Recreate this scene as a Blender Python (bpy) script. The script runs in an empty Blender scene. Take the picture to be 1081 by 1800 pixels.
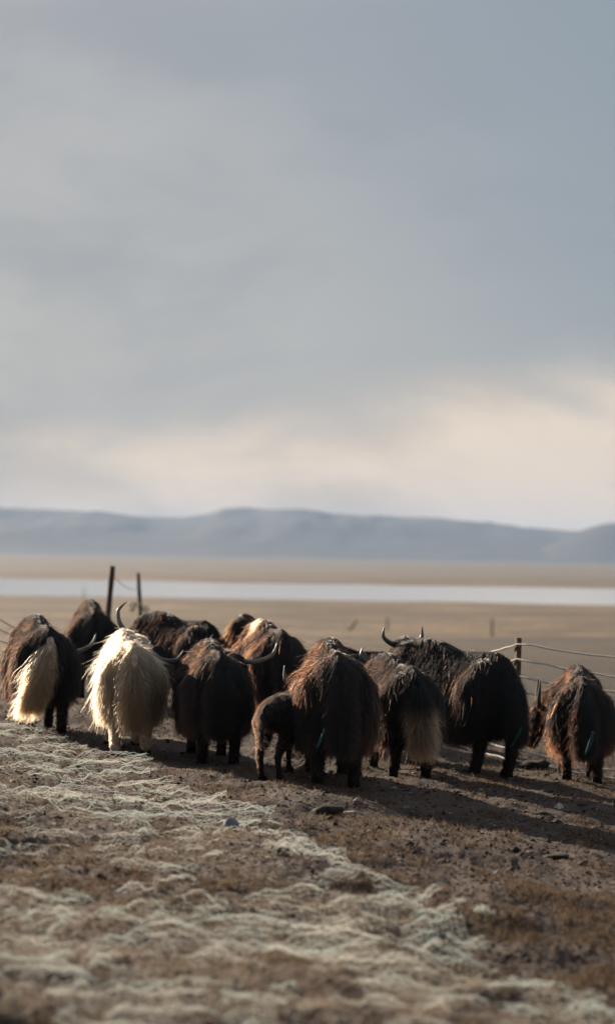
import bpy, bmesh, math, random
import numpy as np
from mathutils import Vector, Matrix, kdtree, bvhtree

R = math.radians
scene = bpy.context.scene
COL = scene.collection

# ------------------------------------------------------------------ camera
CAM_Z = 2.0
cam_d = bpy.data.cameras.new('camera')
cam = bpy.data.objects.new('camera', cam_d)
COL.objects.link(cam)
cam_d.sensor_fit = 'VERTICAL'
cam_d.sensor_height = 36.0
cam_d.sensor_width = 36.0 * 1081 / 1800
cam_d.lens = 85.0
cam_d.clip_start = 0.1
cam_d.clip_end = 40000
cam.location = (0, 0, CAM_Z)
cam.matrix_world = (Matrix.Translation((0, 0, CAM_Z)) @ Matrix.Rotation(R(90 + 1.08), 4, 'X')
                    @ Matrix.Rotation(R(0.95), 4, 'Z'))
cam_d.dof.use_dof = True
cam_d.dof.focus_distance = 22.0
cam_d.dof.aperture_fstop = 1.3
cam_d.dof.aperture_blades = 9
scene.camera = cam

# ------------------------------------------------------------------ sun, sky, exposure
SUN_EL = 16.5
SUN_BACK = 52.0                     # degrees the sun stands behind pure left
sdir = Vector((-math.cos(R(SUN_BACK)) * math.cos(R(SUN_EL)), math.sin(R(SUN_BACK)) * math.cos(R(SUN_EL)), math.sin(R(SUN_EL))))
sun_d = bpy.data.lights.new('sun', 'SUN')
sun_d.energy = 5.0
sun_d.angle = R(0.6)
sun_d.color = (1.0, 0.85, 0.68)
sun = bpy.data.objects.new('sun', sun_d)
COL.objects.link(sun)
sun.rotation_euler = sdir.to_track_quat('Z', 'Y').to_euler()
sun.location = (-30, 20, 20)

scene.view_settings.view_transform = 'Standard'
scene.view_settings.look = 'None'
scene.view_settings.gamma = 1.0
scene.view_settings.use_curve_mapping = False
EXPO = 1.1
scene.view_settings.exposure = EXPO
scene.cycles.use_denoising = True
scene.cycles.max_bounces = 8
scene.cycles.diffuse_bounces = 3
scene.cycles.glossy_bounces = 4
scene.cycles.transmission_bounces = 6
scene.cycles.transparent_max_bounces = 8
scene.cycles.volume_bounces = 0
scene.cycles.use_adaptive_sampling = True
scene.cycles.adaptive_threshold = 0.02
scene.cycles.sample_clamp_indirect = 4.0


class NT:
    """small helper around a node tree"""
    def __init__(self, tree):
        self.t = tree
    def n(self, kind, ins=None, **props):
        nd = self.t.nodes.new(kind)
        for k, v in props.items():
            setattr(nd, k, v)
        for k, v in (ins or {}).items():
            s = nd.inputs[k]
            if hasattr(v, 'is_output') or isinstance(v, bpy.types.NodeSocket):
                self.t.links.new(v, s)
            else:
                s.default_value = v
        return nd
    def math(self, op, a, b=0.0, clamp=False):
        nd = self.n('ShaderNodeMath', {0: a, 1: b}, operation=op, use_clamp=clamp)
        return nd.outputs[0]
    def mapr(self, v, a, b, c=0.0, d=1.0, smooth=True):
        nd = self.n('ShaderNodeMapRange', {'Value': v, 'From Min': a, 'From Max': b, 'To Min': c, 'To Max': d},
                    interpolation_type='SMOOTHSTEP' if smooth else 'LINEAR')
        return nd.outputs[0]
    def mix(self, f, a, b, blend='MIX'):
        nd = self.n('ShaderNodeMix', {0: f, 6: a, 7: b}, data_type='RGBA', blend_type=blend)
        return nd.outputs[2]
    def noise(self, vec, scale, detail=4.0, rough=0.55, dist=0.0):
        nd = self.n('ShaderNodeTexNoise', {'Vector': vec, 'Scale': scale, 'Detail': detail, 'Roughness': rough, 'Distortion': dist})
        return nd.outputs['Fac']
    def mapping(self, vec, scale=(1, 1, 1), loc=(0, 0, 0), rot=(0, 0, 0)):
        nd = self.n('ShaderNodeMapping', {'Vector': vec, 'Scale': scale, 'Location': loc, 'Rotation': rot})
        return nd.outputs[0]


def srgb(r, g, b, k=1.0):
    def f(c):
        c /= 255.0
        return (c / 12.92 if c <= 0.04045 else ((c + 0.055) / 1.055) ** 2.4) * k
    return (f(r), f(g), f(b), 1.0)


world = bpy.data.worlds.new('World')
scene.world = world
world.use_nodes = True
wt = NT(world.node_tree)
world.node_tree.nodes.clear()
geo = wt.n('ShaderNodeTexCoord').outputs['Generated']
sep = wt.n('ShaderNodeSeparateXYZ', {0: geo})
el = sep.outputs['Z']
KS = 2 ** -EXPO                      # turns a displayed colour into the sky's radiance
# soft, layered overcast: two fields of large clouds stretched along the horizon
warp = wt.n('ShaderNodeTexNoise', {'Vector': wt.mapping(geo, (5, 5, 9)), 'Scale': 1.0, 'Detail': 2.0})
wv = wt.n('ShaderNodeVectorMath', {0: warp.outputs['Color'], 1: (0.5, 0.5, 0.5)}, operation='SUBTRACT').outputs[0]
wv = wt.n('ShaderNodeVectorMath', {0: wv, 'Scale': 0.10}, operation='SCALE').outputs[0]
gv = wt.n('ShaderNodeVectorMath', {0: geo, 1: wv}, operation='ADD').outputs[0]
big = wt.noise(wt.mapping(gv, (3.2, 3.2, 6.5), (1.9, 0.4, 0.15)), 1.0, 3.0, 0.5)
fine = wt.noise(wt.mapping(gv, (7, 7, 17), (0.3, 2.0, 0.0)), 1.0, 5.0, 0.55)
shade = wt.math('ADD', wt.math('MULTIPLY', wt.math('SUBTRACT', big, 0.5), 0.07),
                wt.math('MULTIPLY', wt.math('SUBTRACT', fine, 0.5), 0.11))
# the warm gap of thinner cloud runs a little higher toward the right
tilt = wt.math('MULTIPLY', sep.outputs['X'], -0.18)
lev = wt.math('ADD', wt.math('ADD', el, shade), tilt)
low = wt.mapr(lev, 0.034, 0.090)
veil = wt.noise(wt.mapping(gv, (11, 11, 26), (3.1, 1.0, 0.6)), 1.0, 5.0, 0.55)
warm = wt.mix(wt.mapr(veil, 0.34, 0.62), srgb(204, 190, 178, KS), srgb(238, 219, 200, KS))
grey = wt.mix(wt.mapr(fine, 0.34, 0.66), srgb(151, 156, 165, KS), srgb(174, 175, 178, KS))
blue = srgb(141, 152, 163, KS)
up = wt.mapr(wt.math('ADD', wt.math('ADD', wt.math('MULTIPLY', el, 0.75), wt.math('MULTIPLY', shade, 1.2)), wt.math('MULTIPLY', sep.outputs['X'], 1.0)), 0.04, 0.30)
cl = wt.mix(low, warm, grey)
cl = wt.mix(wt.math('MULTIPLY', up, low), cl, blue)
cl = wt.mix(wt.mapr(el, 0.25, 0.95), cl, srgb(134, 142, 152, KS))      # thicker, bluer cloud overhead
bg_cloud = wt.n('ShaderNodeBackground', {'Color': cl, 'Strength': 1.0})
sky = wt.n('ShaderNodeTexSky', sky_type='NISHITA')
sky.sun_disc = False
sky.sun_elevation = R(SUN_EL)
sky.sun_rotation = math.atan2(sdir.x, sdir.y)
sky.air_density = 1.2
sky.dust_density = 2.0
bg_sky = wt.n('ShaderNodeBackground', {'Color': sky.outputs[0], 'Strength': 0.05})
mixw = wt.n('ShaderNodeMixShader', {0: 0.90, 1: bg_sky.outputs[0], 2: bg_cloud.outputs[0]})
wt.n('ShaderNodeOutputWorld', {'Surface': mixw.outputs[0]})

# ------------------------------------------------------------------ numpy noise
def _hash(ix, iy, seed):
    h = (ix.astype(np.int64) * 374761393 + iy.astype(np.int64) * 668265263 + seed * 974634777) & 0x7fffffff
    h = ((h ^ (h >> 13)) * 1274126177) & 0x7fffffff
    h = (h ^ (h >> 16)) & 0xffff
    return h / 65535.0

def vnoise(x, y, seed=0):
    ix = np.floor(x); iy = np.floor(y)
    fx = x - ix; fy = y - iy
    fx = fx * fx * fx * (fx * (fx * 6 - 15) + 10); fy = fy * fy * fy * (fy * (fy * 6 - 15) + 10)
    a = _hash(ix, iy, seed); b = _hash(ix + 1, iy, seed)
    c = _hash(ix, iy + 1, seed); d = _hash(ix + 1, iy + 1, seed)
    return (a + (b - a) * fx) * (1 - fy) + (c + (d - c) * fx) * fy - 0.5

def fbm(x, y, oct=4, seed=0, gain=0.5):
    s = 0; a = 1.0
    for i in range(oct):
        s = s + a * vnoise(x, y, seed + i * 17)
        x = x * 2.03 + 11.7; y = y * 1.97 - 5.3; a *= gain
    return s

def sstep(a, b, x):
    t = np.clip((x - a) / (b - a), 0, 1)
    return t * t * (3 - 2 * t)

# ------------------------------------------------------------------ terrain height
def gbase(x, y):
    """large shape of the ground: a bank that falls away to the right and to the lake"""
    x = np.asarray(x, float); y = np.asarray(y, float)
    sp = np.log1p(np.exp(np.clip((x - 0.4) * 2.2, -30, 30))) / 2.2
    near = -0.05 * x - 0.045 * sp
    near = near - 0.045 * np.maximum(x, 0) * sstep(24.0, 29.0, y)
    near = np.clip(near, -1.2, 0.5)
    far = np.interp(y, [0, 30, 40, 60, 100, 200, 400, 478, 512, 535, 748, 782, 1500, 4000, 9000, 30000],
                    [0, 0, -0.12, -0.55, -1.6, -4.1, -6.2, -6.4, -6.9, -8.5, -8.5, -6.5, -6.0, -3.6, -1.5, -1.5])
    w = sstep(36, 75, y)
    return near * (1 - w) + far

def gmicro(x, y):
    x = np.asarray(x, float); y = np.asarray(y, float)
    fade = 1 - sstep(35, 60, y)
    m = 0.10 * vnoise(x * 0.7 + 3, y * 0.55, 5) + 0.055 * vnoise(x * 2.3, y * 1.9, 9)
    m = m + 0.018 * vnoise(x * 6.1, y * 3.4, 21) + 0.012 * vnoise(x * 19.0, y * 11.0, 33) + 0.016 * vnoise(x * 41.0, y * 24.0, 41)
    mid = (0.8 * fbm(x * 0.035, y * 0.02, 3, 77) + .16 * vnoise(x * .16, y * .07, 78)) * sstep(40, 120, y) * (1 - .7 * sstep(380, 440, y)) * (1 - sstep(900, 1400, y))
    return m * fade + mid

def gz(x, y):
    return gbase(x, y) + gmicro(x, y)

def gzf(x, y):
    return float(gz(np.array([x]), np.array([y]))[0])

def mesh_grid(name, X, Y, Z, smooth=True):
    nr, nc = X.shape
    co = np.stack([X, Y, Z], -1).reshape(-1, 3)
    i = np.arange(nr - 1)[:, None] * nc + np.arange(nc - 1)[None, :]
    q = np.stack([i, i + 1, i + nc + 1, i + nc], -1).reshape(-1, 4)
    me = bpy.data.meshes.new(name)
    me.vertices.add(len(co)); me.vertices.foreach_set('co', co.ravel())
    me.loops.add(q.size); me.loops.foreach_set('vertex_index', q.ravel().astype(np.int32))
    me.polygons.add(len(q)); me.polygons.foreach_set('loop_start', np.arange(0, q.size, 4, dtype=np.int32))
    me.update(calc_edges=True)
    if smooth:
        me.polygons.foreach_set('use_smooth', np.ones(len(q), bool))
    return me

def link(name, data, mat=None, parent=None, **props):
    o = bpy.data.objects.new(name, data)
    COL.objects.link(o)
    if mat is not None and data is not None:
        data.materials.append(mat)
    if parent is not None:
        o.parent = parent
    for k, v in props.items():
        o[k] = v
    return o

def material(name):
    m = bpy.data.materials.new(name)
    m.use_nodes = True
    m.node_tree.nodes.clear()
    return m, NT(m.node_tree)

def simple_mat(name, color, rough=0.7, var=0.25, scale=20.0, bump=0.0, spec=0.3, trans=None):
    m, t = material(name)
    tc = t.n('ShaderNodeTexCoord').outputs['Object']
    f = t.noise(tc, scale, 5.0, 0.6)
    dark = tuple(c * (1 - var) for c in color[:3]) + (1,)
    lite = tuple(min(1, c * (1 + var)) for c in color[:3]) + (1,)
    c = t.mix(t.mapr(f, 0.3, 0.7), dark, lite)
    b = t.n('ShaderNodeBsdfPrincipled', {'Base Color': c, 'Roughness': rough, 'Specular IOR Level': spec})
    if bump:
        bn = t.n('ShaderNodeBump', {'Height': f, 'Strength': bump, 'Distance': 0.01})
        t.t.links.new(bn.outputs[0], b.inputs['Normal'])
    out = b.outputs[0]
    if trans:
        tr = t.n('ShaderNodeBsdfTranslucent', {'Color': c})
        out = t.n('ShaderNodeMixShader', {0: trans, 1: out, 2: tr.outputs[0]}).outputs[0]
    t.n('ShaderNodeOutputMaterial', {'Surface': out})
    return m

# ------------------------------------------------------------------ ground sheet
gm, t = material('earth')
pos = t.n('ShaderNodeNewGeometry').outputs['Position']
sp = t.n('ShaderNodeSeparateXYZ', {0: pos})
n1 = t.noise(t.mapping(pos, (0.9, 0.55, 1)), 1.0, 5.0, 0.6)
n2 = t.noise(t.mapping(pos, (5.0, 2.6, 5)), 1.0, 6.0, 0.65)
n3 = t.noise(t.mapping(pos, (38, 24, 30)), 1.0, 4.0, 0.6)
soil = t.mix(t.mapr(n2, 0.35, 0.65), (0.028, 0.017, 0.013, 1), (0.072, 0.044, 0.032, 1))
soil = t.mix(t.mapr(n3, 0.45, 0.72), soil, (0.115, 0.073, 0.053, 1))
turf = t.mix(t.mapr(n3, 0.3, 0.7), (0.050, 0.033, 0.023, 1), (0.112, 0.076, 0.052, 1))
nearcol = t.mix(t.mapr(t.math('ADD', t.math('MULTIPLY', n1, 0.6), t.math('MULTIPLY', n2, 0.4)), 0.46, 0.60), soil, turf)
# open dry pasture farther off, with darker strips
p1 = t.noise(t.mapping(pos, (0.028, 0.026, 1)), 1.0, 5.0, 0.6)
p2 = t.noise(t.mapping(pos, (0.085, 0.10, 1), (4, 7, 0)), 1.0, 4.0, 0.6)
p3 = t.noise(t.mapping(pos, (0.9, 0.30, 1)), 1.0, 4.0, 0.6)
past = t.mix(t.mapr(p1, 0.38, 0.62), (0.088, 0.058, 0.034, 1), (0.235, 0.158, 0.088, 1))
past = t.mix(t.math('MULTIPLY', t.mapr(p2, 0.48, 0.58), .75), past, (0.080, 0.058, 0.038, 1))
past = t.mix(t.math('MULTIPLY', t.mapr(p3, 0.45, 0.65), 0.7), past, (0.085, 0.062, 0.038, 1))
p4 = t.noise(t.mapping(pos, (2.6, 0.55, 1), (1, 5, 0)), 1.0, 5.0, 0.65)
past = t.mix(t.math('MULTIPLY', t.mapr(p4, 0.52, 0.70), 0.6), past, (0.30, 0.225, 0.14, 1))
# darker strip of pasture on the right, behind the fence
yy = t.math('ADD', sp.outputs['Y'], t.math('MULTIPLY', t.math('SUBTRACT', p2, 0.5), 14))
dark_strip = t.math('MULTIPLY', t.math('ADD', t.mapr(yy, 34, 48, 0, .6), t.mapr(yy, 105, 125, 0, .4)), t.mapr(yy, 142, 156, 1.0, 0.0))
dark_strip = t.math('MULTIPLY', dark_strip, t.mapr(sp.outputs['X'], -1.5, 3.0))
past = t.mix(t.math('MULTIPLY', dark_strip, 0.95), past, (0.058, 0.046, 0.036, 1))
farp = t.mix(t.mapr(p1, 0.3, 0.7), (0.135, 0.113, 0.092, 1), (0.185, 0.155, 0.126, 1))
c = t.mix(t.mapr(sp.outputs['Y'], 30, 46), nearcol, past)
c = t.mix(t.mapr(sp.outputs['Y'], 700, 1500), c, farp)
h = t.math('ADD', t.math('MULTIPLY', n2, 0.5), t.math('MULTIPLY', n3, 0.5))
bn = t.n('ShaderNodeBump', {'Height': h, 'Strength': 0.9, 'Distance': 0.03})
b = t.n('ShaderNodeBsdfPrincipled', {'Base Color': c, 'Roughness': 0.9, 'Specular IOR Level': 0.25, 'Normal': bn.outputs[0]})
t.n('ShaderNodeOutputMaterial', {'Surface': b.outputs[0]})

APEX = -6.0
th = np.concatenate([-np.tan(np.radians(np.linspace(58, 9.5, 34)[:-1])), np.tan(np.radians(np.linspace(-9.5, 9.5, 380))),
                     np.tan(np.radians(np.linspace(9.5, 58, 34)[1:]))])
def rows(a, b, n, p):
    u = np.linspace(a ** (1 - p), b ** (1 - p), n)
    return u ** (1 / (1 - p))
yr = np.concatenate([np.linspace(-4.5, 7.5, 24)[:-1], rows(7.5, 36, 420, 1.6)[:-1], rows(36, 900, 120, 1.35)[:-1], rows(900, 12500, 30, 1.2)])
Yg = yr[:, None] + 0 * th[None, :]
Xg = (yr - APEX)[:, None] * th[None, :]
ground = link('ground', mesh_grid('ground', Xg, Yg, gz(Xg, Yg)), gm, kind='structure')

# ------------------------------------------------------------------ lake
wm, t = material('lake_water')
pos = t.n('ShaderNodeNewGeometry').outputs['Position']
wn = t.noise(t.mapping(pos, (0.25, 0.08, 1)), 1.0, 4.0, 0.6)
bn = t.n('ShaderNodeBump', {'Height': wn, 'Strength': 0.25, 'Distance': 0.3})
b = t.n('ShaderNodeBsdfPrincipled', {'Base Color': (0.42, 0.455, 0.49, 1), 'Roughness': 0.12, 'IOR': 1.33, 'Normal': bn.outputs[0]})
t.n('ShaderNodeOutputMaterial', {'Surface': b.outputs[0]})
xs = np.linspace(-900, 900, 61); ys = np.linspace(450, 800, 13)
LX, LY = np.meshgrid(xs, ys)
lake = link('lake', mesh_grid('lake', LX, LY, LX * 0 - 6.62), wm, kind='structure')

# ------------------------------------------------------------------ hills
hm = simple_mat('hill_grass', (0.052, 0.049, 0.047), 0.95, 0.3, 0.004)
prof_x = np.array([-30, -9, -5, -1.15, -0.94, -0.76, -0.60, -0.45, -0.35, -0.295, -0.235, -0.085, 0.04, 0.23, 0.46, 0.64, 0.76, 0.90, 1.05, 1.4, 3, 5, 9, 30]) * 1000
prof_h = np.array([120, 190, 150, 173, 171, 163, 150, 146, 160, 184, 189, 180, 173, 164, 155, 146, 132, 121, 116, 108, 140, 120, 170, 120.])
hx = np.concatenate([np.linspace(-15000, -1500, 40)[:-1], np.linspace(-1500, 1500, 240), np.linspace(1500, 15000, 40)[1:]])
hy = np.linspace(6300, 11500, 70)
HX, HY = np.meshgrid(hx, hy)
ph = np.interp(HX + 35 * fbm(HX * .0016, HY * .0016, 3, 5), prof_x, prof_h)
rise = sstep(6300, 9000, HY) * (1 - 0.5 * sstep(9300, 11500, HY))
gul = 1 + 0.22 * fbm(HX * .0045, HY * .0011, 4, 61) * (1 - 0.8 * sstep(8300, 9000, HY)) + 0.02 * fbm(HX * .02, HY * .01, 3, 8)
HZ = ph * rise * gul - 6
side = 128 * sstep(560, 940, HX) * (1 - .5 * sstep(1300, 2600, HX)) * np.exp(-((HY - 7300) / 500.) ** 2)
HZ = np.maximum(HZ, side * (1 + .06 * fbm(HX * .006, HY * .006, 3, 15)) - 6)
hills = link('hills', mesh_grid('hills', HX, HY, HZ), hm, kind='structure')
# ------------------------------------------------------------------ yak materials
def hair_material(name):
    m, t = material(name)
    a = t.n('ShaderNodeAttribute', attribute_name='root_tint').outputs['Color']
    b_ = t.n('ShaderNodeAttribute', attribute_name='tip_tint').outputs['Color']
    hi = t.n('ShaderNodeHairInfo')
    rnd = t.mapr(hi.outputs['Random'], 0, 1, 0.7, 1.3, False)
    c = t.mix(t.mapr(hi.outputs['Intercept'], 0.30, 0.95), a, b_)
    c = t.n('ShaderNodeVectorMath', {0: c, 'Scale': rnd}, operation='SCALE').outputs[0]
    c = t.n('ShaderNodeGamma', {'Color': c, 'Gamma': 2.0}).outputs[0]      # fibre absorption for that coat colour
    h = t.n('ShaderNodeBsdfHairPrincipled', parametrization='COLOR')
    t.t.links.new(c, h.inputs['Color'])
    h.inputs['IOR'].default_value = 1.46
    h.inputs['Roughness'].default_value = 0.48
    h.inputs['Radial Roughness'].default_value = 0.55
    h.inputs['Random Roughness'].default_value = 0.2
    t.n('ShaderNodeOutputMaterial', {'Surface': h.outputs[0]})
    return m
HAIR = hair_material('yak_hair')
HORN = simple_mat('horn', (0.055, 0.048, 0.042), 0.38, 0.4, 14.0, 0.2, 0.5)
HORN_MID = simple_mat('grey_horn', (0.10, 0.09, 0.08), 0.38, 0.4, 14.0, 0.2, 0.5)
HORN_PALE = simple_mat('pale_horn', (0.16, 0.145, 0.125), 0.36, 0.4, 14.0, 0.2, 0.5)
HOOF = simple_mat('hoof', (0.012, 0.010, 0.009), 0.85, 0.3, 20.0, 0.3, 0.08)
EYE = simple_mat('eye', (0.008, 0.006, 0.005), 0.08, 0.0, 5.0, 0.0, 0.6)
_skin = {}
def skin_mat(key, col):
    if key not in _skin:
        _skin[key] = simple_mat('hide_' + key, col, 0.85, 0.35, 18.0, 0.5, 0.15)
    return _skin[key]

# ------------------------------------------------------------------ mesh helpers
def ico_template():
    bm = bmesh.new(); bmesh.ops.create_icosphere(bm, subdivisions=2, radius=1.0)
    v = np.array([p.co[:] for p in bm.verts]); f = np.array([[q.index for q in p.verts] for p in bm.faces])
    bm.free()
    return v, f
ICO_V, ICO_F = ico_template()

class Blob:
    """many overlapping ellipsoids, later fused into one continuous skin"""
    def __init__(self): self.v = []; self.f = []; self.n = 0
    def ell(self, c, r, rot=None):
        v = ICO_V * np.asarray(r, float)
        if rot is not None: v = v @ np.asarray(rot).T
        self.v.append(v + np.asarray(c, float)); self.f.append(ICO_F + self.n); self.n += len(ICO_V)
    def chain(self, pts):
        """pts: list of (point, radius); spheres close together along the chain"""
        for (p, r), (q, s) in zip(pts[:-1], pts[1:]):
            p = np.asarray(p, float); q = np.asarray(q, float)
            n = max(2, int(np.linalg.norm(q - p) / (0.35 * min(r, s))) + 1)
            for k in range(n + 1):
                u = k / n
                self.ell(p + (q - p) * u, [r + (s - r) * u] * 3)
    def fuse(self, name, voxel, smooth=8):
        me = bpy.data.meshes.new('raw')
        me.from_pydata(np.concatenate(self.v).tolist(), [], np.concatenate(self.f).tolist())
        ob = bpy.data.objects.new('raw', me); COL.objects.link(ob)
        m = ob.modifiers.new('r', 'REMESH'); m.mode = 'VOXEL'; m.voxel_size = voxel
        s = ob.modifiers.new('s', 'SMOOTH'); s.factor = 0.5; s.iterations = smooth
        dg = bpy.context.evaluated_depsgraph_get()
        out = bpy.data.meshes.new_from_object(ob.evaluated_get(dg)); out.name = name
        bpy.data.objects.remove(ob); bpy.data.meshes.remove(me)
        out.polygons.foreach_set('use_smooth', np.ones(len(out.polygons), bool))
        return out

def tube(name, pts, rad, sides=10, cap=True, flat=1.0):
    """swept tube through points with a radius per point (smoothly resampled)"""
    P = np.asarray(pts, float); Rr = np.asarray(rad, float)
    n = len(P)
    verts = []; faces = []
    up = np.array([0.013, 0.021, 1.0])
    tang = np.gradient(P, axis=0)
    prev = None
    for i in range(n):
        tt = tang[i] / (np.linalg.norm(tang[i]) + 1e-9)
        a = np.cross(tt, up) if prev is None else prev - tt * np.dot(prev, tt)
        if np.linalg.norm(a) < 1e-4: a = np.cross(tt, [1, 0.1, 0.2])
        a = a / np.linalg.norm(a); prev = a
        b = np.cross(tt, a)
        for k in range(sides):
            ang = 2 * math.pi * k / sides
            verts.append(P[i] + Rr[i] * (a * math.cos(ang) + flat * b * math.sin(ang)))
    for i in range(n - 1):
        for k in range(sides):
            k2 = (k + 1) % sides
            faces.append((i * sides + k, i * sides + k2, (i + 1) * sides + k2, (i + 1) * sides + k))
    if cap:
        faces.append(tuple(range(sides))[::-1]); faces.append(tuple((n - 1) * sides + k for k in range(sides)))
    me = bpy.data.meshes.new(name)
    me.from_pydata([tuple(v) for v in verts], [], faces)
    me.polygons.foreach_set('use_smooth', np.ones(len(me.polygons), bool))
    return me

def spline(pts, n):
    """Catmull-Rom resample"""
    P = np.asarray(pts, float)
    P = np.vstack([2 * P[0] - P[1], P, 2 * P[-1] - P[-2]])
    m = len(P) - 3
    out = []
    for u in np.linspace(0, m - 1e-6, n):
        i = int(u); f = u - i
        a, b, c, d = P[i:i + 4]
        out.append(0.5 * (2 * b + (c - a) * f + (2 * a - 5 * b + 4 * c - d) * f * f + (3 * b - a - 3 * c + d) * f ** 3))
    return np.array(out)

def make_curves(name, P, radius, root_tint, tip_tint, parent):
    """P: (n, k, 3) strands; radius: (k,) or (n,k); tints: (n,3)"""
    n, k, _ = P.shape
    cu = bpy.data.hair_curves.new(name)
    cu.add_curves([k] * n)
    cu.position_data.foreach_set('vector', P.astype(np.float32).ravel())
    r = cu.attributes.get('radius') or cu.attributes.new('radius', 'FLOAT', 'POINT')
    rr = np.broadcast_to(radius, (n, k)).astype(np.float32)
    r.data.foreach_set('value', rr.ravel())
    for nm, arr in (('root_tint', root_tint), ('tip_tint', tip_tint)):
        at = cu.attributes.new(nm, 'FLOAT_COLOR', 'CURVE')
        at.data.foreach_set('color', np.concatenate([arr, np.ones((n, 1))], 1).astype(np.float32).ravel())
    return link(name, cu, HAIR, parent)

def sample_surface(me, n, rng, weight=None):
    me.calc_loop_triangles()
    co = np.empty(len(me.vertices) * 3); me.vertices.foreach_get('co', co); co = co.reshape(-1, 3)
    tri = np.empty(len(me.loop_triangles) * 3, np.int32); me.loop_triangles.foreach_get('vertices', tri); tri = tri.reshape(-1, 3)
    A, B, C = co[tri[:, 0]], co[tri[:, 1]], co[tri[:, 2]]
    nr = np.cross(B - A, C - A); ar = np.linalg.norm(nr, axis=1); nr = nr / (ar[:, None] + 1e-12)
    w = ar * (weight((A + B + C) / 3) if weight else 1.0)
    idx = rng.choice(len(tri), n, p=w / w.sum())
    u = rng.random((n, 2)); s = np.sqrt(u[:, :1]); t_ = u[:, 1:]
    p = A[idx] * (1 - s) + B[idx] * (s * (1 - t_)) + C[idx] * (s * t_)
    return p, nr[idx]

def norm(v):
    return v / (np.linalg.norm(v, axis=-1, keepdims=True) + 1e-9)

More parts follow.
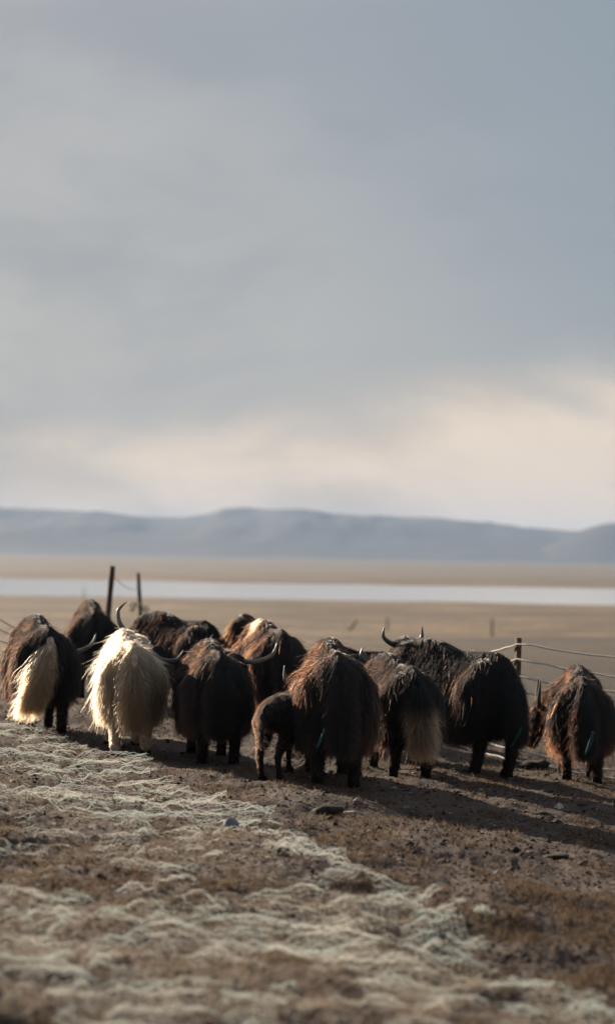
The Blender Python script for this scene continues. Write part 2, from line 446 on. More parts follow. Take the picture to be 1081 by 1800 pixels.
# ------------------------------------------------------------------ the yak
def make_yak(label, hind, heading, S, seed, base, brown, bleach=0.5, pale=None, tail_col=None, tail_tip=None,
             tail_sway=0.0, tail_len=1.0, tail_vol=1.0, neck=(0, -18), face=(0, -48), roll=0, step=(0, 0, 0, 0), calf=False, hairs=36000,
             horn=1.0, horn_up=1.0, horn_back=0.0, horn_mat=None, skirt=1.0, white_face=False, sock=None, girth=.93, group='yaks walking away across the pasture'):
    S = S * (1.0 if calf else 1.035)
    rng = np.random.default_rng(seed)
    rz = R(90 + heading)
    fw = np.array([math.cos(rz), math.sin(rz)])
    rx, ry = hind[0] + 0.6 * S * fw[0], hind[1] + 0.6 * S * fw[1]
    z0 = float(gbase(rx, ry)) + 0.5 * float(gmicro(rx, ry))
    root = link('yak_calf' if calf else 'yak', None, label=label, category='yak calf' if calf else 'yak', group=group)
    root.location = (rx, ry, z0); root.rotation_euler = (0, 0, rz)

    def ground_dz(lx, ly):
        wx = rx + fw[0] * lx * S - fw[1] * ly * S; wy = ry + fw[1] * lx * S + fw[0] * ly * S
        return (gzf(wx, wy) - z0) / S
    # ---- body (unit size, scaled at the end)
    B = Blob()
    tw = 0.92 if calf else girth
    lift = 0.16 if calf else 0.0
    ring = np.array([(-0.80, .96, .10, .15), (-0.72, .90, .20, .25), (-0.55, .84, .275, .34), (-0.25, .79, .32, .38), (0.05, .78, .335, .395),
                     (0.32, .83, .31, .41), (0.52, .89, .27, .40), (0.68, .91, .21, .34), (0.80, .92, .13, .22)])
    for x in np.arange(-0.78, 0.80, 0.035):
        zc, hw, hh = (np.interp(x, ring[:, 0], ring[:, k]) for k in (1, 2, 3))
        if calf: zc = 0.83 - 0.09 * (x / 0.8) ** 2
        B.ell((x, 0, zc + lift), (0.07, hw * tw, hh * (0.70 if calf else 1)))
    if not calf:
        for x in np.arange(0.02, 0.78, 0.05):
            u = (x - 0.40) / 0.42
            B.ell((x, 0, 1.12 + 0.02 * (1 - u * u)), (0.09, 0.15, 0.10 + 0.095 * max(0, 1 - u * u)))
        for x in np.arange(-0.74, 0.30, 0.05):                                             # the spine's ridge
            B.ell((x, 0, np.interp(x, [-.74, -.6, -.2, .1], [1.08, 1.135, 1.12, 1.14])), (0.07, 0.075, 0.10))
        B.ell((-0.52, 0.15, 1.00), (0.17, 0.12, 0.15)); B.ell((-0.52, -0.15, 1.00), (0.17, 0.12, 0.15))   # hip bones
    feet = []
    lw = 0.17
    k = 0.72 if calf else 1.0
    for i, sy in enumerate((1, -1)):
        dx = step[i]; fx, fy = -0.60 + dx, sy * lw
        dz = ground_dz(fx, fy)
        B.chain([((-0.50, sy * .18, .86), .20 * k), ((-0.42 + dx * .3, sy * .19, .66), .155 * k), ((-0.60 + dx * .7, sy * .175, .44 + dz * .4), .085 * k),
                 ((-0.64 + dx * .9, sy * .17, .36 + dz * .6), .078 * k), ((-0.60 + dx, sy * lw, .14 + dz), .060 * k), ((-0.575 + dx, sy * lw, .075 + dz), .066 * k)])
        feet.append((-0.56 + dx, fy, dz))
    for i, sy in enumerate((1, -1)):
        dx = step[2 + i]; fx, fy = 0.45 + dx, sy * (lw - .01)
        dz = ground_dz(fx, fy)
        B.chain([((0.46, sy * .20, .84), .17 * k), ((0.42 + dx * .3, sy * .19, .60), .12 * k), ((0.45 + dx * .7, sy * .17, .36 + dz * .5), .072 * k),
                 ((0.44 + dx * .9, sy * .165, .20 + dz * .8), .060 * k), ((0.45 + dx, sy * (lw - .01), .13 + dz), .058 * k), ((0.465 + dx, sy * (lw - .01), .075 + dz), .066 * k)])
        feet.append((0.48 + dx, fy, dz))
    def dirv(yaw, pit):
        return np.array([math.cos(R(pit)) * math.cos(R(yaw)), math.cos(R(pit)) * math.sin(R(yaw)), math.sin(R(pit))])
    hs = 0.92 if not calf else 1.05
    nb = np.array([0.60, 0, 0.98 + lift * .6]); nd = dirv(*neck)
    poll = nb + nd * (0.46 if not calf else 0.40)
    fd = dirv(*face)
    left = norm(np.cross([0, 0, 1.0], fd)); upv = np.cross(fd, left)
    cr, sr = math.cos(R(roll)), math.sin(R(roll))
    left, upv = left * cr + upv * sr, upv * cr - left * sr
    def H(f, l, u):
        return poll + hs * (fd * f + left * l + upv * u)
    B.chain([(nb - nd * 0.05, .25 * k), (nb + nd * .2, .205 * k), (poll - fd * .02, .145 * k)])
    B.chain([(H(0, 0, 0), .125), (H(.16, 0, .0), .118), (H(.30, 0, -.015), .09), (H(.42, 0, -.02), .078)])
    B.chain([(H(.05, .06, .02), .085), (H(.14, .07, .03), .07)]); B.chain([(H(.05, -.06, .02), .085), (H(.14, -.07, .03), .07)])
    B.ell(H(.45, 0, -.02), (.075, .075, .07))
    for sy in (1, -1):
        B.chain([(H(-.01, sy * .12, -.01), .035), (H(-.03, sy * .19, -.035), .042), (H(-.05, sy * .26, -.075), .022)])
    body = B.fuse('body', 0.026 if hairs < 12000 else 0.022, 7)
    n_v = len(body.vertices)
    co = np.empty(n_v * 3); body.vertices.foreach_get('co', co); co = co.reshape(-1, 3)
    if not calf:                                  # the trunk narrows toward the spine like a tent roof
        tap = np.interp(co[:, 2], [.78, 1.24], [1.0, .74])
        co[:, 1] *= np.where(co[:, 0] < .62, tap, 1.0)
    co = co.ravel() * S
    body.vertices.foreach_set('co', co); body.update()
    key = '%d' % seed
    link('body', body, skin_mat(key, tuple(np.asarray(base) * 0.9 + 0.002)), root)

    # ---- horns, hooves, eyes
    if not calf and horn > 0:
        for sy in (1, -1):
            q = [H(-.02, sy * .06, .06), H(-.03, sy * .15, .065), H(-.05, sy * (.15 + .12 * horn), .065 + .02 * horn_up),
                 H(-.07 - .4 * horn_back, sy * (.15 + .21 * horn), .08 + .13 * horn * horn_up), H(-.11 - .75 * horn_back, sy * (.15 + .22 * horn), .09 + .22 * horn * horn_up), H(-.16 - horn_back, sy * (.15 + .21 * horn), .10 + .30 * horn * horn_up)]
            pts = spline(q, 22) * S
            rad = np.interp(np.linspace(0, 1, 22), [0, .25, .7, 1], [.035, .031, .019, .0035]) * S
            link('horn', tube('horn', pts, rad, 10), horn_mat or HORN, root)
    for (fx, fy, dz) in feet:
        bm = bmesh.new()
        for s2 in (1, -1):                        # cloven: two toes
            prof = [(-.055, .010), (-.045, .03), (.0, .036), (.045, .030), (.075, .012)]
            top = [bm.verts.new(((fx + a * .8) * S, (fy + s2 * (.003 + w * 1.35)) * S, (dz + .085) * S)) for a, w in prof] + [bm.verts.new(((fx + a * .8) * S, (fy + s2 * .003) * S, (dz + .085) * S)) for a, w in prof[::-1]]
            bot = [bm.verts.new(((fx + a * 1.1 + .012) * S, (fy + s2 * (.003 + w * 1.75)) * S, (dz - .012) * S)) for a, w in prof] + [bm.verts.new(((fx + a * 1.1 + .012) * S, (fy + s2 * .003) * S, (dz - .012) * S)) for a, w in prof[::-1]]
            m_ = len(top)
            for q in range(m_):
                bm.faces.new((top[q], top[(q + 1) % m_], bot[(q + 1) % m_], bot[q]))
            bm.faces.new(top); bm.faces.new(bot[::-1])
        bmesh.ops.recalc_face_normals(bm, faces=bm.faces)
        me = bpy.data.meshes.new('hoof'); bm.to_mesh(me); bm.free()
        link('hoof', me, HOOF, root)
    for sy in (1, -1):
        me = bpy.data.meshes.new('eye'); c = H(.17, sy * .113, .035)
        me.from_pydata([tuple((c + v * .021) * S) for v in ICO_V], [], ICO_F.tolist())
        link('eye', me, EYE, root)

    # ---- coat
    head_c = np.array([H(0, 0, 0), H(.2, 0, 0), H(.4, 0, 0)]) * S
    def params(p):
        """hair length and a few region weights at points p (local, scaled)"""
        q = p / S
        z = q[:, 2]
        hd = np.min(np.linalg.norm(p[:, None, :] - head_c[None], axis=2), axis=1) / S
        is_head = (hd < 0.19) | ((q[:, 0] > 0.95))
        if calf:
            L = np.where(z < 0.5, 0.024, 0.045)
            L = np.where(is_head, 0.026, L)
            return L * S, is_head, z
        L = np.interp(z, [0.0, 0.30, 0.36, 0.42, 0.50, 0.60, 0.75, 0.95, 1.12, 1.22, 1.45], [.03, .035, .06, .20, .28, .32, .34, .30, .20, .13, .12])
        fore = sstep(-0.50, -0.25, q[:, 0]) * sstep(.34, .42, z) * sstep(.80, .6, z)
        L = L + fore * 0.10 * skirt
        L = np.where(is_head, np.where(np.linalg.norm(p / S - H(0, 0, .08), axis=1) < .13, .10, .045), L)
        return L * S, is_head, z
    K = 8
    bvh = bvhtree.BVHTree.FromPolygons([v.co[:] for v in body.vertices], [tuple(f.vertices) for f in body.polygons])
    ng = 700 if calf else (2300 if hairs >= 20000 else 1300)
    gp, gn = sample_surface(body, ng, rng)
    gL, ghead, _ = params(gp)
    gL = gL * rng.uniform(0.75, 1.3, ng)
    G = np.zeros((ng, K, 3)); G[:, 0] = gp - gn * 0.004
    d = norm(gn * (0.30 if calf else 0.50) + np.array([-0.35, 0, -0.50]) + rng.normal(0, .12, (ng, 3)))
    # hair grows back and down along the hide, then hangs
    stiff = np.clip(0.16 / (gL / S + 0.02), 0.4, 2.0)
    for k_ in range(1, K):
        d = norm(d + np.array([-0.06, 0, -0.75]) / stiff[:, None] * 0.7 + rng.normal(0, .035, (ng, 3)))
        q = G[:, k_ - 1] + d * (gL / (K - 1))[:, None]
        off = 0.006 + 0.016 * k_ / K * np.clip(gL / (0.2 * S), 0.2, 1.6)
        for i in range(ng):
            hit = bvh.find_nearest(q[i])
            if hit[0] is None: continue
            v = np.array(q[i]) - np.array(hit[0]); nn = np.array(hit[1])
            sd = float(v @ nn)
            if hit[3] < 0.12 and sd < off[i]:
                q[i] = q[i] + nn * (off[i] - sd) * 0.8
        d = norm(q - G[:, k_ - 1])
        floor_z = 0.10 * S
        q[:, 2] = np.maximum(q[:, 2], floor_z * (1 if not calf else 0))
        G[:, k_] = q
    gz_ = np.interp(gp[:, 0] / S, [-.55, -.30], [.38, .30]) * S * (1 if skirt <= 1 else .92)
    gk = np.where((G[:, -1, 2] < gz_) & (gp[:, 2] > .36 * S) & (not calf), np.clip((gp[:, 2] - gz_) / np.maximum(1e-4, gp[:, 2] - G[:, -1, 2]), .25, 1), 1.0)
    G = G[:, :1] + (G - G[:, :1]) * gk[:, None, None]; gL = gL * gk
    kd = kdtree.KDTree(ng)
    for i in range(ng): kd.insert(gp[i], i)
    kd.balance()
    n = hairs
    p, nr = sample_surface(body, n, rng, lambda c: np.where(c[:, 2] < .35 * S, .8, 1.0) * np.where((c[:, 2] / S > .45) & (c[:, 2] / S < .6), 1.4, 1.0))
    L, is_head, zz = params(p)
    L = L * rng.uniform(0.55, 1.15, n)
    idx = np.empty((n, 3), int); dist = np.empty((n, 3))
    for i in range(n):
        r3 = kd.find_n(p[i], 3)
        for j in range(3): idx[i, j] = r3[j][1]; dist[i, j] = r3[j][2]
    w = 1.0 / (dist + 0.012) ** 2; w /= w.sum(1, keepdims=True)
    disp = np.zeros((n, K, 3))
    for j in range(3):
        g = G[idx[:, j]]
        disp += w[:, j, None, None] * (g - g[:, :1])
    scale = L / np.maximum(1e-4, (gL[idx] * w).sum(1))
    disp *= np.clip(scale, 0.3, 1.6)[:, None, None]
    P = (p - nr * 0.004)[:, None, :] + disp
    tk = np.linspace(0, 1, K)
    cl = ((0.12 if calf else 0.44) * tk ** 1.4)[None, :, None] * np.clip(L / (0.12 * S), 0.3, 1)[:, None, None]
    # the coat ends well above the hooves: a little lower along the belly than behind
    zlim = np.interp(p[:, 0] / S, [-.55, -.30], [.38, .30]) * S * (1 if skirt <= 1 else .92) + rng.normal(0, .035, n) * S
    drop = np.maximum(1e-4, p[:, 2] - P[:, -1, 2])
    room = np.maximum(0.25, (p[:, 2] - zlim) / drop)
    low_ = (P[:, -1, 2] < zlim) & (p[:, 2] > .36 * S) & (not calf)
    kf = np.where(low_, np.clip(room, .25, 1), 1.0)
    P = P[:, :1] + (P - P[:, :1]) * kf[:, None, None]
    scale = scale * kf
    tgt = G[idx[:, 0]]
    P = P + (tgt - P) * cl * np.clip(1 - np.abs(1 - scale), 0.2, 1)[:, None, None]
    fr = rng.normal(0, 1, (n, K, 3)) * (0.0010 + 0.0024 * tk)[None, :, None] * np.clip(L / 0.15, .25, 1.1)[:, None, None]
    wild = (rng.random(n) < 0.10)[:, None, None]
    drift = rng.normal(0, 1, (n, 1, 3)) * (0.035 * tk ** 1.5)[None, :, None] * np.clip(L / 0.15, .2, 1.0)[:, None, None]
    P = P + np.cumsum(fr, 1) * 0.6 + drift * np.where(wild, 1.7, 0.55)
    P[:, 0] = p - nr * 0.004
    # ---- natural colour of the coat: dark above, sun-bleached on flanks, skirt and tips
    base = np.asarray(base, float); brown = np.asarray(brown, float)
    zr = zz
    q = p / S
    patch = fbm(q[:, 0] * 2.3 + seed, q[:, 2] * 2.0 + q[:, 1] * 3.0, 3, seed) + rng.normal(0, .12, n)
    b = np.clip(bleach * (0.42 + 0.75 * np.exp(-((zr - 0.50) / 0.24) ** 2)) + 0.40 * patch, 0, 1) * (.7 if base[0] < .1 else 1)
    b *= np.where((q[:, 0] < -0.62) & (np.abs(q[:, 1]) < 0.2) & (not calf), 0.35, 1.0)           # dark behind
    b = np.where(is_head & (not calf), b * .3, b)
    rt = base[None] * (1 - 0.22 * b[:, None]) + brown[None] * 0.22 * b[:, None]
    tt = base[None] * (1 - b[:, None]) + brown[None] * b[:, None]
    # loose sun-bleached guard hairs all over
    gh = (rng.random(n) < np.where((q[:, 0] < -0.60) & (np.abs(q[:, 1]) < 0.22) & (not calf), .03, .09))[:, None] & (base.max() < .1)
    tan = np.clip(brown * 1.0 + np.array([.030, .022, .016]), 0, .5)
    rt = np.where(gh, tan * .7, rt); tt = np.where(gh, tan, tt)
    if pale is not None:
        pc, cx, cz, rad_ = pale
        pw = sstep(rad_, rad_ * .5, np.sqrt((q[:, 0] - cx) ** 2 + (q[:, 2] - cz) ** 2) + rng.normal(0, .03, n))[:, None]
        rt = rt * (1 - pw) + np.asarray(pc) * pw; tt = tt * (1 - pw) + np.asarray(pc) * pw
    if white_face:
        f_ = (p / S - H(0, 0, 0)) @ np.array([fd, left, upv]).T
        ww = ((np.abs(f_[:, 1]) > .05) & (f_[:, 0] > .02) & (f_[:, 0] < .34) & is_head & (f_[:, 1] > 0))[:, None]
        rt = np.where(ww, [.5, .45, .38], rt); tt = np.where(ww, [.5, .45, .38], tt)
    if sock is not None:
        ww = ((zr < sock[1]))[:, None]
        rt = np.where(ww, sock[0], rt); tt = np.where(ww, sock[0], tt)
    rad = np.interp(tk, [0, .5, 1], [.0014, .0013, .0004]) * (1.0 if not calf else .55)
    radn = rad[None] * np.clip(0.6 + L / 0.3, .65, 1.25)[:, None]
    make_curves('coat', P, radn, rt, tt, root)

    # ---- tail
    tc = np.asarray(tail_col if tail_col is not None else base, float)
    tt_ = np.asarray(tail_tip if tail_tip is not None else tc * 0.6 + brown * 0.4, float)
    zt = 0.52 if calf else 0.58
    ax, az = (-0.80, 1.06 + lift * .4) if not calf else (-0.80, 1.08)
    core = spline([(ax + .06, 0, az + .02), (ax - .055, 0.01 * tail_sway, az - .05), (ax - .10, tail_sway * .10, az - .25), (ax - .11, tail_sway * .25, zt + .05)], 14) * S
    trad = np.interp(np.linspace(0, 1, 14), [0, .3, 1], [.055, .042, .018]) * S * (0.5 if calf else 1.0)
    tail = link('tail', tube('tail', core, trad, 8), skin_mat(key + 't', tuple(tc * .8 + .002)), root)
    nt = 500 if calf else (8000 if hairs >= 20000 else 4000)
    u = rng.random(nt) ** 0.75
    ci = np.clip((u * 12.99).astype(int), 0, 12); cf = (u * 12.99 - ci)[:, None]
    rp = core[ci] * (1 - cf) + core[ci + 1] * cf
    ang = rng.uniform(0, 2 * math.pi, nt)
    out = np.stack([-np.abs(np.cos(ang)) * .9 + .15, np.sin(ang), 0 * ang], 1)
    TL = (0.10 if calf else 0.35 * tail_len) * S * rng.uniform(.65, 1.15, nt)
    ncl = 70
    cdir = rng.normal(0, 1, (ncl, 3)); cid = rng.integers(0, ncl, nt)
    TK = 8; tq = np.linspace(0, 1, TK)
    T = np.zeros((nt, TK, 3))
    spread = (0.115 * tail_vol if not calf else 0.03) * S
    swd = np.array([-.02, tail_sway * .55, 0])
    for k_ in range(TK):
        e = tq[k_]
        T[:, k_] = rp + out * (trad[ci] * .9)[:, None] + out * spread * (e ** .6) * rng.uniform(.35, 1.0, nt)[:, None] * (0.75 if k_ else 0) + np.array([0, 0, -1.]) * (TL * e)[:, None] + swd * (TL * e ** 1.2)[:, None] + cdir[cid] * np.array([.02, .035, .02]) * S * e + 0
    lat = rng.normal(0, 1, (nt, 1, 3)) * (0.03 * tq ** 1.6)[None, :, None] * S * np.array([.6, 1, .3])
    T = T + lat + np.cumsum(rng.normal(0, .0018, (nt, TK, 3)), 1)
    T[:, :, 2] = np.maximum(T[:, :, 2], 0.05 * S)
    m = np.clip((1 - T[:, -1, 2] / S / 0.55), 0, 1)[:, None] if tail_tip is not None else rng.random((nt, 1))
    rt2 = np.broadcast_to(tc, (nt, 3)) * rng.uniform(.75, 1.2, (nt, 1))
    if tail_tip is not None:
        low = sstep(0.66, 0.52, rp[:, 2] / S)[:, None]
        rt2 = rt2 * (1 - low) + tt_ * low
        endlow = sstep(0.74, 0.56, T[:, -1, 2] / S)[:, None]
        tp2 = tc * (1 - endlow) + tt_ * endlow
    else:
        tp2 = tc * (1 - .7 * m) + tt_ * .7 * m
    make_curves('tail_hair', T, np.interp(tq, [0, .6, 1], [.0019, .0017, .0006])[None] * np.ones((nt, 1)), rt2, tp2 * np.ones((nt, 1)), tail)
    return root

BLACK = (.0150, .0110, .0090); DBROWN = (.020, .0125, .0085); BROWN = (.13, .072, .045)
RUST = (.215, .112, .064); TAN = (.30, .18, .10); SOOT = (.10, .060, .042)

make_yak('black yak with a long cream tail at the left edge of the herd', (-2.68, 25.2), 14, .88, 1, BLACK, SOOT, .35,
         tail_col=(.47, .385, .30), tail_tip=(.43, .32, .22), tail_sway=.55, tail_len=1.25, tail_vol=1.35, neck=(-45, -25), face=(-50, -65), roll=-3, step=(.05, -.08, .1, -.1),
         horn=1.45, horn_up=.7, horn_mat=HORN_PALE)
make_yak('black yak half hidden behind the cream-tailed and white yaks', (-2.72, 31.2), 8, .93, 2, BLACK, SOOT, .5, hairs=16000, neck=(0, -35), horn=.3)
make_yak('shaggy cream-white yak seen from behind', (-1.67, 23.45), 9, .86, 3, (.40, .325, .255), (.33, .25, .175), .7,
         tail_col=(.40, .32, .245), tail_tip=(.36, .27, .19), tail_vol=1.15, tail_len=1.1, neck=(-23, 14), face=(10, -33), roll=48, step=(-.04, .06, -.1, .12), horn=1.55, horn_up=.5, horn_mat=HORN_MID, hairs=36000, skirt=1.15)
make_yak('dark brown yak standing behind the white one, hump to the left', (-1.25, 30.2), 42, .90, 4, (.012, .009, .0075), BROWN, .6, hairs=16000, sock=((.3, .26, .2), .16), neck=(10, -25))
make_yak('dark yak with pale curved horns standing just left of the calf', (-0.80, 22.75), 9, .84, 5, BLACK, RUST, .48,
         tail_sway=.12, neck=(-45, 3), face=(-22, -65), roll=10.7, horn=1.4, horn_up=.8, step=(.02, -.05, .1, -.06), skirt=1.2, horn_mat=HORN_PALE)
make_yak('brown yak with a pale woolly hump behind the calf', (-0.26, 27.0), 14, .93, 6, (.016, .010, .007), RUST, .75, pale=((.44, .32, .22), .42, 1.40, .24), hairs=22000,
         neck=(30, -40), horn=.35)
make_yak('brown yak half hidden behind the yak with the pale woolly hump', (-.62, 31.0), 172, .93, 7, DBROWN, TAN, .6, hairs=16000, white_face=True, neck=(8, -40), face=(12, -55), horn=.5)
make_yak('largest dark brown yak in front of the herd, calf at its side', (0.29, 21.25), 4, .93, 8, BLACK, RUST, .46,
         tail_sway=-.05, neck=(10, -35), face=(10, -55), step=(-.03, .06, -.08, .1), hairs=46000, skirt=1.15, horn=.8)
make_yak('yak with black tail ending in a pale brush', (1.03, 23.25), 14, .84, 9, BLACK, SOOT, .5,
         tail_col=(.010, .009, .010), tail_tip=(.42, .32, .24), tail_len=1.2, tail_vol=1.4, tail_sway=-.1, neck=(-10, 15), face=(23, -41), roll=9, horn=.55, horn_up=.65, step=(.08, -.05, -.1, .1))
make_yak('dark back of a young yak just showing between the largest yak and the upright horns', (0.98, 30.6), 60, .72, 10, DBROWN, BROWN, .6, hairs=16000, horn=.3)
make_yak('big black yak turned left with upright horns, beside the fence', (1.93, 24.6), 40, .97, 11, BLACK, SOOT, .35,
         neck=(-28, 25), face=(1, -42), horn=.72, horn_up=.6, step=(.06, -.06, -.05, .08), skirt=1.1, hairs=32000)
make_yak('yak with rust flank lowering its head at the right by the fence', (2.86, 24.9), -3, .87, 12, BLACK, RUST, .50,
         neck=(88, -28), face=(90, -70), horn=.6, horn_up=.45, horn_back=.22, girth=.69, step=(.04, -.05, .05, -.05))
make_yak('small dark yak calf beside the largest yak', (-0.29, 21.3), -24, .61, 13, (.009, .0070, .006), (.24, .155, .105), .8, calf=True, hairs=40000,
         neck=(-22, 0), face=(-25, -5), step=(.06, -.08, -.05, .12), group='yak calf')
# ------------------------------------------------------------------ rope fence on the right
ROPE = simple_mat('fence_rope', (0.62, 0.57, 0.50), 0.8, 0.12, 40.0, 0.3)
POST = simple_mat('rusty_post', (0.085, 0.040, 0.030), 0.75, 0.4, 30.0, 0.5)
POSTW = simple_mat('weathered_post', (0.060, 0.040, 0.032), 0.85, 0.35, 22.0, 0.6)

def angle_iron(name, h, w, mat, parent, th=0.006):
    """L-section steel post"""
    bm = bmesh.new()
    sec = [(0, 0), (w, 0), (w, th), (th, th), (th, w), (0, w)]
    a = [bm.verts.new((x - w / 2, y - w / 2, -0.25)) for x, y in sec]; b = [bm.verts.new((x - w / 2, y - w / 2, h)) for x, y in sec]
    for i in range(6): bm.faces.new((a[i], a[(i + 1) % 6], b[(i + 1) % 6], b[i]))
    bm.faces.new(a[::-1]); bm.faces.new(b)
    bmesh.ops.recalc_face_normals(bm, faces=bm.faces)
    me = bpy.data.meshes.new(name); bm.to_mesh(me); bm.free()
    return link(name, me, mat, parent)

def round_post(name, base, top, r, mat, parent=None, seed=0):
    rng = np.random.default_rng(seed)
    pts = spline([base, np.asarray(base) * .5 + np.asarray(top) * .5 + rng.normal(0, .012, 3), top], 9)
    rad = np.linspace(r * 1.1, r * .85, 9) * rng.uniform(.92, 1.08, 9)
    return link(name, tube(name, pts, rad, 9), mat, parent)

fp = [(1.60, 29.3), (2.42, 27.7), (4.6, 25.6)]
fh = [.72, 1.0, 1.0]
fence = link('rope_fence', None, label='white rope fence with rusty steel posts behind the yaks on the right', category='fence')
fence.location = (fp[1][0], fp[1][1], gzf(*fp[1]))
FO = np.array(fence.location)
for (x, y), k_ in zip(fp, fh):
    o = angle_iron('post', 1.46 * k_, 0.06, POST, fence)
    o.location = np.array((x, y, gzf(x, y))) - FO
    o.rotation_euler = (R(random.Random(x).uniform(-1.5, 1.5)), R(1.0), R(20))
hs = [1.40, 1.22, 1.03, .85, .67, .50, .34, .19, .06]
rg = np.random.default_rng(4)
for j, h_ in enumerate(hs):
    pts = []
    for i_, ((x0, y0), (x1, y1)) in enumerate(zip(fp[:-1], fp[1:])):
        sag = rg.uniform(.02, .07)
        for u in np.linspace(0, 1, 15)[:-1]:
            x = x0 + (x1 - x0) * u; y = y0 + (y1 - y0) * u - .045
            za = gzf(x0, y0) + h_ * fh[i_]; zb = gzf(x1, y1) + h_ * fh[i_ + 1]
            pts.append((x, y, za + (zb - za) * u - sag * 4 * u * (1 - u) + rg.normal(0, .007)))
    pts.append((fp[2][0], fp[2][1] - .045, gzf(*fp[2]) + h_))
    pts = np.array(pts) - FO
    link('rope', tube('rope', pts, np.full(len(pts), .0115), 6), ROPE, fence)

# ------------------------------------------------------------------ slack rope fence at the left edge
f2 = link('rope_fence', None, label='slack pale ropes of a fence at the left edge', category='fence')
f2.location = (-5.0, 33.0, gzf(-5.0, 33.0)); O2 = np.array(f2.location)
o = angle_iron('post', 1.5, .06, POST, f2); o.rotation_euler = (0, R(-2), R(30))
o = angle_iron('post', 0.5, .06, POST, f2); o.location = np.array((-3.3, 34.5, gzf(-3.3, 34.5))) - O2; o.rotation_euler = (0, R(6), 0)
for j in range(6):
    a = np.array((-5.0, 32.95, O2[2] + 1.4 - .2 * j)); b_ = np.array((-3.3, 34.45, gzf(-3.3, 34.5) + .46 - .075 * j))
    pts = np.array([a + (b_ - a) * u - np.array((0, 0, .06 * 4 * u * (1 - u) + rg.normal(0, .006))) for u in np.linspace(0, 1, 12)]) - O2
    link('rope', tube('rope', pts, np.full(12, .0105), 6), ROPE, f2)

# ------------------------------------------------------------------ posts beyond the herd
def standing_post(label, x, y, h_, r, lean, seed, group=None, gz_extra=0.0):
    z = gzf(x, y)
    o = round_post('fence_post', (0, 0, -.3), (lean[0], lean[1], h_), r, POSTW, None, seed)
    o.location = (x, y, z); o['label'] = label; o['category'] = 'post'
    if group: o['group'] = group
    return o
p1 = standing_post('thick dark post leaning right, above the black yak on the left', -3.78, 45.0, 1.88, .060, (.17, .1), 1)
p2 = standing_post('thinner dark post leaning left, above the white yak', -3.66, 55.0, 1.97, .050, (-.16, 0), 2)
w0 = np.array(p1.location) + np.array((.155, .09, 1.72)); w1 = np.array(p2.location) + np.array((-.13, 0, 1.60))
pts = np.array([w0 + (w1 - w0) * u - np.array((0, 0, .10 * 4 * u * (1 - u))) for u in np.linspace(0, 1, 12)])
wire = link('fence_wire', tube('fence_wire', pts - w0, np.full(12, .006), 5), POSTW, label='thin wire between the two leaning posts on the left', category='wire')
wire.location = w0
CLOTH = simple_mat('pale_cloth', (.66, .62, .55), .85, .12, 12.0, .3, .2, .3)
def rag(label, loc, w, h_, seed, mat=CLOTH, name='rag', cat='cloth', sway=.15, rz=0):
    rng = np.random.default_rng(seed)
    u = np.linspace(-1, 1, 11); v = np.linspace(0, 1, 13)
    U, V = np.meshgrid(u, v)
    X = U * w / 2 * (1 - .35 * V + .2 * np.sin(V * 5 + seed)) + sway * V ** 1.4 * h_
    Z = -V * h_ + .04 * h_ * np.sin(U * 4 + seed)
    Y = .18 * w * np.sin(U * 5 + V * 3 + seed) + .10 * w * np.sin(V * 7 + U * 2)
    me = mesh_grid(name, X, Y, Z)
    o = link(name, me, mat, label=label, category=cat)
    so = o.modifiers.new('thickness', 'SOLIDIFY'); so.thickness = 0.004
    o.location = loc; o.rotation_euler = (0, 0, R(rz))
    return o
zz_ = gzf(-3.62, 55.0)
rag('pale rag hanging left of the thinner post', (-3.90, 54.93, zz_ + 1.30), .22, .22, 1, sway=-.2)
rag('long pale rag tied low on the thinner post', (-3.62, 54.9, zz_ + 1.22), .16, .50, 2, sway=.25)

def farpost(label, x, y, h_, lean, seed):
    standing_post(label, x, y, h_, .085, lean, seed, 'posts far out on the pasture')
farpost('far upright post on the pasture near the right', 15.0, 195, 1.5, (.02, 0), 5)
farpost('far upright post on the pasture above the largest yak', 7.0, 208, 1.1, (0, 0), 6)
farpost('far post lying aslant above the largest yak', 3.1, 190, .95, (.95, 0), 7)
farpost('far short post by the lake shore at the left', -38.5, 420, 2.4, (0, 0), 8)

# ------------------------------------------------------------------ turquoise ribbons tied into the coats
TEAL = simple_mat('turquoise_cloth', (.03, .09, .095), .8, .2, 20.0, .2, .2, .25)
rag('turquoise ribbon hanging behind the largest yak', (0.17, 20.60, .54), .022, .16, 11, TEAL, 'ribbon', 'ribbon', -.35)
rag('turquoise ribbon hanging behind the yak with a rust flank', (2.90, 24.27, .30), .034, .22, 12, TEAL, 'ribbon', 'ribbon', -.35)
rag('turquoise ribbon hanging at the rump of the big black yak', (2.17, 24.25, .34), .022, .20, 13, TEAL, 'ribbon', 'ribbon', -.5)

rag('small pale scrap lying in the lower left corner of the foreground', (-1.205, 10.25, gzf(-1.205, 10.25) + .065), .06, .06, 21, CLOTH, 'cloth_scrap', 'cloth', -.5)

